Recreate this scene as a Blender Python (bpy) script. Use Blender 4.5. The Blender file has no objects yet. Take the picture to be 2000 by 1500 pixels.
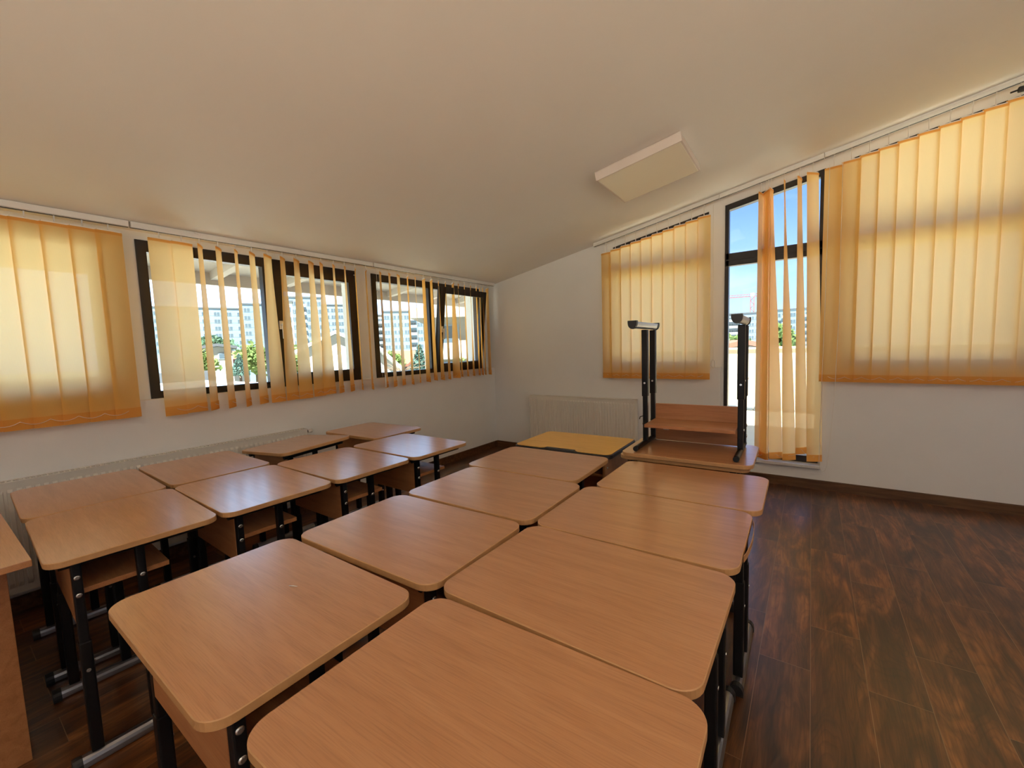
import bpy, bmesh, math, random
from mathutils import Vector, Matrix, Euler

C = bpy.context.scene.collection
SC = bpy.context.scene
PI = math.pi
R = math.radians
random.seed(7)

# ------------------------------------------------------------------ camera
cam_d = bpy.data.cameras.new('camera')
cam = bpy.data.objects.new('camera', cam_d)
C.objects.link(cam)
cam_d.sensor_width = 36.0
cam_d.lens = 36.0 * 823.4 / 2000.0
cam_d.clip_start = 0.03
cam_d.clip_end = 2000
_rt = Vector((0.815899, 0.577215, -0.033652))
_up = Vector((-0.022148, 0.089359, 0.995753))
_fw = Vector((-0.577771, 0.811688, -0.085692))
cam.matrix_world = Matrix(((_rt.x, _up.x, -_fw.x, 3.6139),
                           (_rt.y, _up.y, -_fw.y, -4.6708),
                           (_rt.z, _up.z, -_fw.z, 1.3858),
                           (0, 0, 0, 1)))
SC.camera = cam

# ------------------------------------------------------------------ exposure and sampling
SC.view_settings.view_transform = 'Standard'
SC.view_settings.look = 'None'
SC.view_settings.exposure = 0.96
SC.view_settings.gamma = 1.0
SC.view_settings.use_curve_mapping = False
cy = SC.cycles
cy.max_bounces = 12
cy.diffuse_bounces = 7
cy.glossy_bounces = 4
cy.transmission_bounces = 8
cy.transparent_max_bounces = 24
cy.caustics_reflective = False
cy.caustics_refractive = False
cy.sample_clamp_indirect = 6.0
cy.use_denoising = True

SKY_STRENGTH = 0.66
SUN_HAZE = (1.0, 0.85, 0.7)
SUN_ENERGY = 15.0

# ------------------------------------------------------------------ node helpers
class NT:
    def __init__(s, tree):
        s.t = tree; s.n = tree.nodes; s.l = tree.links
        s.n.clear()
    def new(s, kind, **kw):
        n = s.n.new(kind)
        for k, v in kw.items():
            if k.startswith('i_'):
                key = k[2:]
                key = int(key) if key.isdigit() else key.replace('_', ' ')
                n.inputs[key].default_value = v
            else:
                setattr(n, k, v)
        return n
    def link(s, a, b):
        s.l.new(a, b)
    def ramp(s, fac, stops):
        r = s.new('ShaderNodeValToRGB')
        e = r.color_ramp.elements
        while len(e) < len(stops): e.new(0.5)
        for q, (p, c) in zip(e, stops):
            q.position = p; q.color = (*c, 1)
        s.link(fac, r.inputs[0])
        return r.outputs[0]
    def mix(s, fac, a, b, mode='MIX'):
        m = s.new('ShaderNodeMix', data_type='RGBA', blend_type=mode)
        for sock, v in ((m.inputs[0], fac), (m.inputs[6], a), (m.inputs[7], b)):
            if hasattr(v, 'node'): s.link(v, sock)
            elif isinstance(v, (int, float)): sock.default_value = v
            else: sock.default_value = (*v, 1)
        return m.outputs[2]
    def math(s, op, a, b=None):
        m = s.new('ShaderNodeMath', operation=op)
        for i, v in enumerate((a, b)):
            if v is None: continue
            if hasattr(v, 'node'): s.link(v, m.inputs[i])
            else: m.inputs[i].default_value = v
        return m.outputs[0]

def new_mat(name):
    m = bpy.data.materials.new(name); m.use_nodes = True
    return m, NT(m.node_tree)

def simple(name, col, rough=0.5, metal=0.0, spec=0.5, noise=0.0, nscale=30, bump=0.0, bscale=200):
    m, t = new_mat(name)
    b = t.new('ShaderNodeBsdfPrincipled', i_Roughness=rough, i_Metallic=metal)
    b.inputs['Specular IOR Level'].default_value = spec
    tc = t.new('ShaderNodeTexCoord')
    nz = t.new('ShaderNodeTexNoise', i_Scale=nscale, i_Detail=4.0)
    t.link(tc.outputs['Object'], nz.inputs['Vector'])
    lo = tuple(c * (1 - noise) for c in col); hi = tuple(min(1, c * (1 + noise)) for c in col)
    t.link(t.ramp(nz.outputs[0], [(0.3, lo), (0.7, hi)]), b.inputs['Base Color'])
    if bump:
        n2 = t.new('ShaderNodeTexNoise', i_Scale=bscale, i_Detail=3.0)
        t.link(tc.outputs['Object'], n2.inputs['Vector'])
        bp = t.new('ShaderNodeBump', i_Strength=bump, i_Distance=0.002)
        t.link(n2.outputs[0], bp.inputs['Height']); t.link(bp.outputs[0], b.inputs['Normal'])
    o = t.new('ShaderNodeOutputMaterial'); t.link(b.outputs[0], o.inputs[0])
    return m

def wood(name, c0, c1, c2, rough=0.3, bump=0.12, axis='X', coat=0.0, spec=0.5):
    m, t = new_mat(name)
    tc = t.new('ShaderNodeTexCoord'); oi = t.new('ShaderNodeObjectInfo')
    sh = t.new('ShaderNodeVectorMath', operation='SCALE'); sh.inputs[3].default_value = 17.0
    cb = t.new('ShaderNodeCombineXYZ')
    for i in range(3): t.link(oi.outputs['Random'], cb.inputs[i])
    t.link(cb.outputs[0], sh.inputs[0])
    ad = t.new('ShaderNodeVectorMath', operation='ADD')
    t.link(tc.outputs['Object'], ad.inputs[0]); t.link(sh.outputs[0], ad.inputs[1])
    def mapped(sc):
        mp = t.new('ShaderNodeMapping'); mp.inputs['Scale'].default_value = sc
        t.link(ad.outputs[0], mp.inputs[0]); return mp.outputs[0]
    s = (2, 22, 22) if axis == 'X' else (22, 22, 2) if axis == 'Z' else (22, 2, 22)
    f = (14, 420, 420) if axis == 'X' else (420, 420, 14) if axis == 'Z' else (420, 14, 420)
    n1 = t.new('ShaderNodeTexNoise', i_Scale=1.6, i_Detail=5.0, i_Distortion=0.6); t.link(mapped(s), n1.inputs['Vector'])
    n2 = t.new('ShaderNodeTexNoise', i_Scale=1.0, i_Detail=3.0); t.link(mapped(f), n2.inputs['Vector'])
    col = t.ramp(n1.outputs[0], [(0.28, c0), (0.5, c1), (0.74, c2)])
    dark = t.ramp(n2.outputs[0], [(0.30, (0.80, 0.77, 0.73)), (0.55, (1, 1, 1))])
    col = t.mix(0.75, col, dark, 'MULTIPLY')
    b = t.new('ShaderNodeBsdfPrincipled', i_Roughness=rough)
    b.inputs['Specular IOR Level'].default_value = spec
    b.inputs['Coat Weight'].default_value = coat
    b.inputs['Coat Roughness'].default_value = 0.23
    t.link(col, b.inputs['Base Color'])
    g = (16, 120, 120) if axis == 'X' else (120, 120, 16) if axis == 'Z' else (120, 16, 120)
    n3 = t.new('ShaderNodeTexNoise', i_Scale=1.0, i_Detail=2.0, i_Distortion=0.3); t.link(mapped(g), n3.inputs['Vector'])
    bp = t.new('ShaderNodeBump', i_Strength=bump, i_Distance=0.0006)
    t.link(n3.outputs[0], bp.inputs['Height']); t.link(bp.outputs[0], b.inputs['Normal'])
    o = t.new('ShaderNodeOutputMaterial'); t.link(b.outputs[0], o.inputs[0])
    return m

def floor_mat():
    m, t = new_mat('wood_look_vinyl')
    tc = t.new('ShaderNodeTexCoord')
    mp = t.new('ShaderNodeMapping'); mp.inputs['Rotation'].default_value = (0, 0, R(90)); mp.inputs['Location'].default_value = (0.13, 0.06, 0)
    t.link(tc.outputs['Object'], mp.inputs[0])
    br = t.new('ShaderNodeTexBrick', offset=0.37, offset_frequency=2, squash=1.0)
    br.inputs['Color1'].default_value = (0, 0, 0, 1); br.inputs['Color2'].default_value = (1, 1, 1, 1)
    br.inputs['Mortar'].default_value = (0.5, 0.5, 0.5, 1)
    br.inputs['Scale'].default_value = 1.0; br.inputs['Mortar Size'].default_value = 0.0012
    br.inputs['Mortar Smooth'].default_value = 0.1; br.inputs['Bias'].default_value = 0.0
    br.inputs['Brick Width'].default_value = 0.92; br.inputs['Row Height'].default_value = 0.185
    t.link(mp.outputs[0], br.inputs['Vector'])
    # every plank shifts the grain pattern by its own tone
    sh = t.new('ShaderNodeVectorMath', operation='SCALE'); sh.inputs[3].default_value = 31.0
    t.link(br.outputs['Color'], sh.inputs[0])
    ad = t.new('ShaderNodeVectorMath', operation='ADD'); t.link(mp.outputs[0], ad.inputs[0]); t.link(sh.outputs[0], ad.inputs[1])
    def mapped(sc):
        q = t.new('ShaderNodeMapping'); q.inputs['Scale'].default_value = sc; t.link(ad.outputs[0], q.inputs[0]); return q.outputs[0]
    n1 = t.new('ShaderNodeTexNoise', i_Scale=2.2, i_Detail=6.0, i_Distortion=1.4); t.link(mapped((1, 4.5, 1)), n1.inputs['Vector'])
    n2 = t.new('ShaderNodeTexNoise', i_Scale=1.0, i_Detail=4.0, i_Distortion=0.8); t.link(mapped((5, 95, 1)), n2.inputs['Vector'])
    n3 = t.new('ShaderNodeTexNoise', i_Scale=1.7, i_Detail=3.0); t.link(ad.outputs[0], n3.inputs['Vector'])
    base = t.ramp(n1.outputs[0], [(0.34, FLOOR[0]), (0.5, FLOOR[1]), (0.66, FLOOR[2])])
    fine = t.ramp(n2.outputs[0], [(0.36, (0.62, 0.56, 0.5)), (0.6, (1.12, 1.1, 1.06))])
    col = t.mix(0.85, base, fine, 'MULTIPLY')
    # cathedral figure: contour lines of a slow noise
    n4 = t.new('ShaderNodeTexNoise', i_Scale=1.3, i_Detail=2.0, i_Distortion=0.5); t.link(mapped((1, 5, 1)), n4.inputs['Vector'])
    ring = t.math('FRACT', t.math('MULTIPLY', n4.outputs[0], 22.0))
    col = t.mix(0.75, col, t.ramp(ring, [(0.0, (0.72, 0.66, 0.60)), (0.35, (1.06, 1.05, 1.03)), (0.85, (1.1, 1.08, 1.05)), (1.0, (0.72, 0.66, 0.60))]), 'MULTIPLY')
    tone = t.ramp(br.outputs['Color'], [(0.0, (0.62, 0.60, 0.60)), (1.0, (1.3, 1.26, 1.2))])
    col = t.mix(0.9, col, tone, 'MULTIPLY')
    blot = t.ramp(n3.outputs[0], [(0.32, (0.7, 0.7, 0.72)), (0.62, (1.05, 1.05, 1.05))])
    col = t.mix(0.6, col, blot, 'MULTIPLY')
    col = t.mix(t.math('MULTIPLY', br.outputs['Fac'], 0.55), col, (0.33, 0.19, 0.10))
    b = t.new('ShaderNodeBsdfPrincipled', i_Roughness=0.36)
    b.inputs['Coat Weight'].default_value = 0.5; b.inputs['Coat Roughness'].default_value = 0.26
    t.link(col, b.inputs['Base Color'])
    bp = t.new('ShaderNodeBump', i_Strength=0.16, i_Distance=0.002)
    t.link(t.math('ADD', n2.outputs[0], t.math('MULTIPLY', br.outputs['Fac'], -1.0)), bp.inputs['Height'])
    t.link(bp.outputs[0], b.inputs['Normal'])
    o = t.new('ShaderNodeOutputMaterial'); t.link(b.outputs[0], o.inputs[0])
    return m

def fabric_mat(name, diff, trans, open_w, ribs=True):
    """Woven vane cloth: reflects, lets light through the threads, and leaves small open gaps."""
    m, t = new_mat(name)
    uv = t.new('ShaderNodeUVMap'); sp = t.new('ShaderNodeSeparateXYZ'); t.link(uv.outputs[0], sp.inputs[0])
    w = t.math('SINE', t.math('MULTIPLY', sp.outputs[0], 2 * PI / 0.0045))
    w = t.math('ADD', t.math('MULTIPLY', w, 0.5), 0.5)
    nz = t.new('ShaderNodeTexNoise', i_Scale=60.0, i_Detail=2.0)
    cb = t.new('ShaderNodeMapping'); cb.inputs['Scale'].default_value = (12, 0.4, 1); t.link(uv.outputs[0], cb.inputs[0]); t.link(cb.outputs[0], nz.inputs['Vector'])
    k = t.math('ADD', t.math('MULTIPLY', w, 0.10), t.math('MULTIPLY', nz.outputs[0], 0.10))
    d = t.new('ShaderNodeBsdfDiffuse'); t.link(t.mix(k, diff, tuple(c * 0.8 for c in diff)), d.inputs[0])
    tr = t.new('ShaderNodeBsdfTranslucent'); t.link(t.mix(k, trans, tuple(c * 0.6 for c in trans)), tr.inputs[0])
    tp = t.new('ShaderNodeBsdfTransparent'); tp.inputs[0].default_value = (1, 0.97, 0.9, 1)
    a = t.new('ShaderNodeAddShader'); t.link(d.outputs[0], a.inputs[0]); t.link(tr.outputs[0], a.inputs[1])
    mx = t.new('ShaderNodeMixShader'); mx.inputs[0].default_value = open_w
    t.link(a.outputs[0], mx.inputs[1]); t.link(tp.outputs[0], mx.inputs[2])
    o = t.new('ShaderNodeOutputMaterial'); t.link(mx.outputs[0], o.inputs[0])
    return m

def glass_mat():
    m, t = new_mat('window_glass')
    tp = t.new('ShaderNodeBsdfTransparent'); tp.inputs[0].default_value = (0.94, 0.97, 0.96, 1)
    gl = t.new('ShaderNodeBsdfGlossy', i_Roughness=0.02)
    ge = t.new('ShaderNodeNewGeometry'); dt = t.new('ShaderNodeVectorMath', operation='DOT_PRODUCT')
    t.link(ge.outputs['Normal'], dt.inputs[0]); t.link(ge.outputs['Incoming'], dt.inputs[1])
    k = t.math('POWER', t.math('SUBTRACT', 1.0, t.math('ABSOLUTE', dt.outputs['Value'])), 5.0)
    mx = t.new('ShaderNodeMixShader'); t.link(t.math('ADD', t.math('MULTIPLY', k, 0.9), 0.035), mx.inputs[0])
    t.link(tp.outputs[0], mx.inputs[1]); t.link(gl.outputs[0], mx.inputs[2])
    o = t.new('ShaderNodeOutputMaterial'); t.link(mx.outputs[0], o.inputs[0])
    return m

def leaf_mat(name, c0, c1):
    m, t = new_mat(name)
    tc = t.new('ShaderNodeTexCoord'); nz = t.new('ShaderNodeTexNoise', i_Scale=1.3, i_Detail=3.0)
    t.link(tc.outputs['Object'], nz.inputs['Vector'])
    col = t.ramp(nz.outputs[0], [(0.3, c0), (0.7, c1)])
    d = t.new('ShaderNodeBsdfDiffuse'); t.link(col, d.inputs[0])
    tr = t.new('ShaderNodeBsdfTranslucent'); t.link(col, tr.inputs[0])
    mx = t.new('ShaderNodeMixShader'); mx.inputs[0].default_value = 0.35
    t.link(d.outputs[0], mx.inputs[1]); t.link(tr.outputs[0], mx.inputs[2])
    o = t.new('ShaderNodeOutputMaterial'); t.link(mx.outputs[0], o.inputs[0])
    return m

# ------------------------------------------------------------------ world: hazy blue summer sky
w = bpy.data.worlds.new('sky'); SC.world = w; w.use_nodes = True
t = NT(w.node_tree)
tc = t.new('ShaderNodeTexCoord')
sp = t.new('ShaderNodeSeparateXYZ'); t.link(tc.outputs['Generated'], sp.inputs[0])
grad = t.ramp(sp.outputs[2], [(0.0, (0.72, 1.00, 1.55)), (0.10, (0.58, 0.92, 1.50)), (0.26, (0.27, 0.52, 1.20)), (0.6, (0.24, 0.45, 1.0)), (1.0, (0.22, 0.42, 0.92))])
mp = t.new('ShaderNodeMapping'); mp.inputs['Scale'].default_value = (1.2, 1.2, 3.2); mp.inputs['Location'].default_value = (0.35, 0.1, 0.12)
t.link(tc.outputs['Generated'], mp.inputs[0])
cl = t.new('ShaderNodeTexNoise', i_Scale=2.4, i_Detail=6.0, i_Roughness=0.55); t.link(mp.outputs[0], cl.inputs['Vector'])
cf = t.ramp(cl.outputs[0], [(0.48, (0, 0, 0)), (0.72, (1, 1, 1))])
sky = t.mix(cf, grad, (0.86, 1.02, 1.3))
# bright warm haze around the sun (behind the building) and whitish haze low in the west
def toward(v, lo, hi):
    d_ = t.new('ShaderNodeVectorMath', operation='DOT_PRODUCT'); t.link(tc.outputs['Generated'], d_.inputs[0]); d_.inputs[1].default_value = Vector(v).normalized()
    mr = t.new('ShaderNodeMapRange', interpolation_type='SMOOTHSTEP'); mr.inputs[1].default_value = lo; mr.inputs[2].default_value = hi
    t.link(d_.outputs['Value'], mr.inputs[0]); return mr.outputs[0]
sky = t.mix(toward((0.45, -0.55, 0.55), 0.35, 0.95), sky, SUN_HAZE)
sky = t.mix(t.math('MULTIPLY', toward((-1, 0.35, 0.05), 0.80, 0.97), 0.85), sky, (1.8, 3.0, 4.8))
bg = t.new('ShaderNodeBackground', i_Strength=SKY_STRENGTH); t.link(sky, bg.inputs[0])
o = t.new('ShaderNodeOutputWorld'); t.link(bg.outputs[0], o.inputs[0])

# ------------------------------------------------------------------ sun: high, behind the building
sd = bpy.data.lights.new('sun', 'SUN'); so = bpy.data.objects.new('sun', sd); C.objects.link(so)
sd.energy = SUN_ENERGY; sd.angle = R(0.6); sd.color = (1.0, 0.95, 0.86)
so.rotation_euler = Vector((-0.42, 0.40, -1.0)).to_track_quat('-Z', 'Y').to_euler()

def portal(loc, size, direction):
    """Sampling guide for the daylight that enters through an opening (gives off nothing itself)."""
    d = bpy.data.lights.new('daylight_portal', 'AREA'); q = bpy.data.objects.new('daylight_portal', d); C.objects.link(q)
    d.shape = 'RECTANGLE'; d.size, d.size_y = size; d.cycles.is_portal = True
    q.location = loc; q.rotation_euler = Vector(direction).to_track_quat('-Z', 'Z').to_euler()

# ------------------------------------------------------------------ materials
FLOOR = ((0.053, 0.018, 0.005), (0.122, 0.042, 0.011), (0.24, 0.092, 0.026))
M = {}
M['wall'] = simple('wall_paint', (0.83, 0.835, 0.85), 0.75, noise=0.015, nscale=3, bump=0.08, bscale=160)
M['ceiling'] = simple('ceiling_paint', (0.88, 0.86, 0.83), 0.85, noise=0.012, nscale=2, bump=0.04, bscale=120)
M['floor'] = floor_mat()
M['skirt'] = wood('skirting_wood', (0.06, 0.025, 0.010), (0.12, 0.055, 0.022), (0.20, 0.10, 0.045), 0.4, axis='X')
M['beech'] = wood('beech_laminate', (0.44, 0.195, 0.078), (0.49, 0.225, 0.094), (0.54, 0.26, 0.115), 0.34, 0.05, coat=0.9)
M['edge'] = simple('beech_edge_band', (0.50, 0.27, 0.115), 0.42, noise=0.06, nscale=40)
M['panel'] = wood('beech_panel', (0.36, 0.145, 0.058), (0.43, 0.185, 0.075), (0.48, 0.22, 0.095), 0.42, 0.06)
M['yellow'] = wood('ochre_laminate', (0.66, 0.36, 0.065), (0.72, 0.41, 0.08), (0.77, 0.45, 0.10), 0.38, 0.05)
M['black'] = simple('black_powder_coat', (0.006, 0.006, 0.007), 0.42, spec=0.3, noise=0.1, nscale=60)
M['plastic'] = simple('black_plastic', (0.015, 0.015, 0.017), 0.5)
M['silver'] = simple('grey_silver_tube', (0.30, 0.30, 0.33), 0.30, metal=0.95, noise=0.03)
M['chrome'] = simple('chrome_screw', (0.72, 0.72, 0.72), 0.25, metal=1.0)
M['frame'] = simple('dark_brown_frame', (0.020, 0.014, 0.013), 0.4, noise=0.12, nscale=20)
M['white'] = simple('white_plastic', (0.82, 0.80, 0.77), 0.4)
M['enamel'] = simple('white_enamel', (0.76, 0.73, 0.68), 0.35, noise=0.01)
M['slot'] = simple('dark_slot', (0.05, 0.045, 0.04), 0.7)
M['marble'] = simple('pale_stone', (0.72, 0.72, 0.74), 0.25, noise=0.08, nscale=12)
M['fabric'] = fabric_mat('blind_cloth', (0.53, 0.275, 0.06), (0.46, 0.385, 0.21), 0.025)
M['hem'] = fabric_mat('blind_hem_cloth', (0.52, 0.27, 0.07), (0.42, 0.26, 0.09), 0.03)
M['glass'] = glass_mat()
M['acrylic'] = simple('opal_acrylic', (0.92, 0.87, 0.76), 0.22)
M['lampbody'] = simple('lamp_body', (0.70, 0.62, 0.58), 0.5)

# ------------------------------------------------------------------ mesh helpers
class MB:
    def __init__(s): s.b = bmesh.new(); s.uv = None
    def box(s, a, c, m=None, mi=0, bevel=0.0):
        lo = Vector([min(p, q) for p, q in zip(a, c)]); hi = Vector([max(p, q) for p, q in zip(a, c)])
        vs = [Vector((x, y, z)) for x in (lo.x, hi.x) for y in (lo.y, hi.y) for z in (lo.z, hi.z)]
        if m: vs = [m @ v for v in vs]
        v = [s.b.verts.new(p) for p in vs]
        fs = []
        for q in ((0, 1, 3, 2), (4, 6, 7, 5), (0, 4, 5, 1), (2, 3, 7, 6), (0, 2, 6, 4), (1, 5, 7, 3)):
            f = s.b.faces.new([v[i] for i in q]); f.material_index = mi; fs.append(f)
        if bevel:
            es = list({e for f in fs for e in f.edges})
            r = bmesh.ops.bevel(s.b, geom=es, offset=bevel, segments=2, profile=0.6, affect='EDGES')
            for f in r['faces']: f.material_index = mi
        return s
    def poly(s, pts, ext, mi=0, side=None):
        """Closed outline (3-D points) pushed along ext."""
        ext = Vector(ext)
        a = [s.b.verts.new(Vector(p)) for p in pts]; c = [s.b.verts.new(Vector(p) + ext) for p in pts]
        f1 = s.b.faces.new(list(reversed(a))); f2 = s.b.faces.new(c); f1.material_index = f2.material_index = mi
        n = len(pts)
        for i in range(n):
            f = s.b.faces.new([a[i], a[(i + 1) % n], c[(i + 1) % n], c[i]]); f.material_index = mi if side is None else side
        return s
    def ring(s, outer, inner, ext, mi=0):
        n = len(outer)
        for i in range(n):
            j = (i + 1) % n
            s.poly([outer[i], outer[j], inner[j], inner[i]], ext, mi)
        return s
    def tube(s, pts, r, seg=10, mi=0, closed=False):
        pts = [Vector(p) for p in pts]; n = len(pts); rings = []
        up = None
        for i, p in enumerate(pts):
            if closed: d = (pts[(i + 1) % n] - pts[i - 1])
            else: d = pts[min(i + 1, n - 1)] - pts[max(i - 1, 0)]
            d.normalize()
            if up is None:
                up = d.orthogonal().normalized()
            up = (up - d * up.dot(d))
            up = up.normalized() if up.length > 1e-6 else d.orthogonal().normalized()
            sd_ = d.cross(up)
            rr = r[i] if isinstance(r, (list, tuple)) else r
            rings.append([s.b.verts.new(p + up * math.cos(2 * PI * k / seg) * rr + sd_ * math.sin(2 * PI * k / seg) * rr) for k in range(seg)])
        m = n if closed else n - 1
        for i in range(m):
            a, c = rings[i], rings[(i + 1) % n]
            for k in range(seg):
                f = s.b.faces.new([a[k], a[(k + 1) % seg], c[(k + 1) % seg], c[k]]); f.material_index = mi; f.smooth = True
        if not closed:
            f = s.b.faces.new(list(reversed(rings[0]))); f.material_index = mi
            f = s.b.faces.new(rings[-1]); f.material_index = mi
        return s
    def cyl(s, a, c, r, seg=14, mi=0): return s.tube([a, c], r, seg, mi)
    def build(s, name, mats, parent=None, loc=None):
        bmesh.ops.recalc_face_normals(s.b, faces=s.b.faces[:])
        me = bpy.data.meshes.new(name); s.b.to_mesh(me); s.b.free()
        for m in (mats if isinstance(mats, (list, tuple)) else [mats]): me.materials.append(m)
        o = bpy.data.objects.new(name, me); C.objects.link(o)
        if parent: o.parent = parent
        if loc: o.location = loc
        return o

def tag(o, label=None, cat=None, group=None, kind=None):
    if label: o['label'] = label
    if cat: o['category'] = cat
    if group: o['group'] = group
    if kind: o['kind'] = kind
    return o

def empty(name, loc=(0, 0, 0), rz=0.0, parent=None):
    o = bpy.data.objects.new(name, None); C.objects.link(o); o.empty_display_size = 0.1
    o.location = loc; o.rotation_euler = (0, 0, rz)
    if parent: o.parent = parent
    return o

def kids(o): return [c for c in bpy.data.objects if c.parent == o]

def dup(root, loc=None, rot=None):
    r = root.copy(); C.objects.link(r)
    for ch in kids(root):
        c = ch.copy(); C.objects.link(c); c.parent = r
        for g in kids(ch):
            d = g.copy(); C.objects.link(d); d.parent = c
    if loc is not None: r.location = loc
    if rot is not None: r.rotation_euler = rot
    return r

def struct(mb, name, mats, parent=None):
    o = mb.build(name, mats, parent)
    if not parent: o['kind'] = 'structure'
    return o

# ------------------------------------------------------------------ room shell
XR, YB = 6.4, -6.6                      # unseen right and rear walls
CZ0, SL = 2.25, 0.186                   # sloping ceiling height: CZ0 + SL * x
def cz(x): return CZ0 + SL * x
STEP = 0.06                             # the upper wall stands back behind the parapet by this
SILL = 1.115
WT = 0.30

mb = MB(); mb.box((-0.3, YB - 0.2, -0.2), (XR + 0.2, 0.35, 0.0)); struct(mb, 'floor', M['floor'])
mb = MB(); mb.poly([(-0.3, YB - 0.2, cz(-0.3)), (XR + 0.2, YB - 0.2, cz(XR + 0.2)), (XR + 0.2, YB - 0.2, cz(XR + 0.2) + 0.25), (-0.3, YB - 0.2, cz(-0.3) + 0.25)], (0, 0.5 - YB + 0.05, 0))
struct(mb, 'ceiling', M['ceiling'])

W0 = (-5.75, -3.90); W1 = (-3.765, -2.105); W2 = (-1.925, -0.215)     # left wall openings in y
WTOP = 2.185
mb = MB()
mb.box((-WT, YB - 0.2, 0), (0, 0.35, SILL))
ys = [YB - 0.2, W0[0], W0[1], W1[0], W1[1], W2[0], W2[1], 0.35]
for i in range(0, 8, 2):
    mb.box((-WT, ys[i], SILL), (-STEP, ys[i + 1], cz(-WT)))
for a, b_ in (W0, W1, W2):
    mb.box((-WT, a, WTOP), (-STEP, b_, cz(-WT)))
mb.poly([(-WT, YB - 0.2, cz(-WT)), (-STEP, YB - 0.2, cz(-WT)), (-STEP, YB - 0.2, cz(-STEP) + 0.02)], (0, 0.35 - YB + 0.2, 0))
struct(mb, 'wall_left', M['wall'])

D0, D1 = 2.893, 3.683                    # door opening in x
V3 = (1.735, 2.745); V4 = (3.875, 5.6)
TOPG = 0.085                             # gap between sloping window heads and ceiling
DS = 0.20                                # door sill height
mb = MB()
def bprism(x0, x1, z0, z1a, z1b, y0=0.0):
    mb.poly([(x0, y0, z0), (x1, y0, z0), (x1, y0, z1b), (x0, y0, z1a)], (0, WT - y0, 0))
bprism(-STEP, 2.87, 0, SILL, SILL)                       # parapet left of the door
bprism(2.87, 3.70, 0, DS, DS)
bprism(3.70, XR + 0.2, 0, SILL, SILL)
bprism(-STEP, 1.66, SILL, cz(-STEP), cz(1.66))
bprism(1.66, V3[0], SILL, cz(1.66), cz(V3[0]), STEP)
bprism(V3[1], 2.87, SILL, cz(V3[1]), cz(2.87), STEP)
bprism(2.87, D0, DS, cz(2.87), cz(D0), STEP)
bprism(D1, 3.70, DS, cz(D1), cz(3.70), STEP)
bprism(3.70, V4[0], SILL, cz(3.70), cz(V4[0]), STEP)
bprism(V4[1], XR + 0.2, SILL, cz(V4[1]), cz(XR + 0.2), STEP)
for a, b_ in (V3, (D0, D1), V4):
    mb.poly([(a, STEP, cz(a) - TOPG), (b_, STEP, cz(b_) - TOPG), (b_, STEP, cz(b_)), (a, STEP, cz(a))], (0, WT - STEP, 0))
struct(mb, 'wall_back', M['wall'])

# unseen walls behind and beside the camera: both carry big windows added to brighten the room
RX, RZ = (2.2, 6.25), (0.85, 3.25)
RY = (-6.4, -3.3)
def hole_wall(T, u0, u1, a, b_, z0, z1, ztop0, ztop1, thick, name):
    mb = MB()
    zt = lambda u: ztop0 + (ztop1 - ztop0) * (u - u0) / (u1 - u0)
    for (p, q, lo, hi0, hi1) in ((u0, a, 0, zt(u0), zt(a)), (b_, u1, 0, zt(b_), zt(u1)), (a, b_, 0, z0, z0)):
        mb.poly([T(p, lo), T(q, lo), T(q, hi1), T(p, hi0)], thick)
    mb.poly([T(a, min(z1, zt(a) - 0.1)), T(b_, z1), T(b_, zt(b_)), T(a, zt(a))], thick)
    struct(mb, name, M['wall'])
hole_wall(lambda u, z: (XR, u, z), YB - 0.2, 0.35, RY[0], RY[1], 1.6, 3.3, cz(XR), cz(XR), (0.2, 0, 0), 'wall_right')
hole_wall(lambda u, z: (u, YB, z), 0.0, XR, RX[0], RX[1], RZ[0], RZ[1], cz(0), cz(XR), (0, -0.2, 0), 'wall_rear')
# skirting boards
mb = MB(); mb.box((0, YB, 0.0), (0.012, -0.012, 0.082)); mb.box((0, YB, 0.082), (0.006, -0.006, 0.086)); struct(mb, 'baseboard_left', M['skirt'])
mb = MB(); mb.box((0.0, -0.012, 0.0), (XR, 0, 0.082)); mb.box((0.006, -0.006, 0.082), (XR, 0, 0.086)); struct(mb, 'baseboard_back', M['skirt'])

# sill caps on the parapets and the stone door sill
mb = MB(); mb.box((-STEP, YB, SILL), (0.004, -0.0, SILL + 0.006)); struct(mb, 'trim_1', M['white'])
mb = MB(); mb.box((1.66, -0.004, SILL), (2.87, STEP, SILL + 0.006)); mb.box((3.70, -0.004, SILL), (XR, STEP, SILL + 0.006)); struct(mb, 'trim_2', M['white'])
mb = MB(); mb.box((2.872, -0.055, DS), (3.698, WT + 0.05, DS + 0.028), bevel=0.004); struct(mb, 'trim_3', M['marble'])

# ------------------------------------------------------------------ windows
def yz(x, pts): return [(x, p[0], p[1]) for p in pts]
def xz(y, pts): return [(p[0], y, p[1]) for p in pts]
def rect(a, b_, c, d): return [(a, c), (b_, c), (b_, d), (a, d)]

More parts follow.
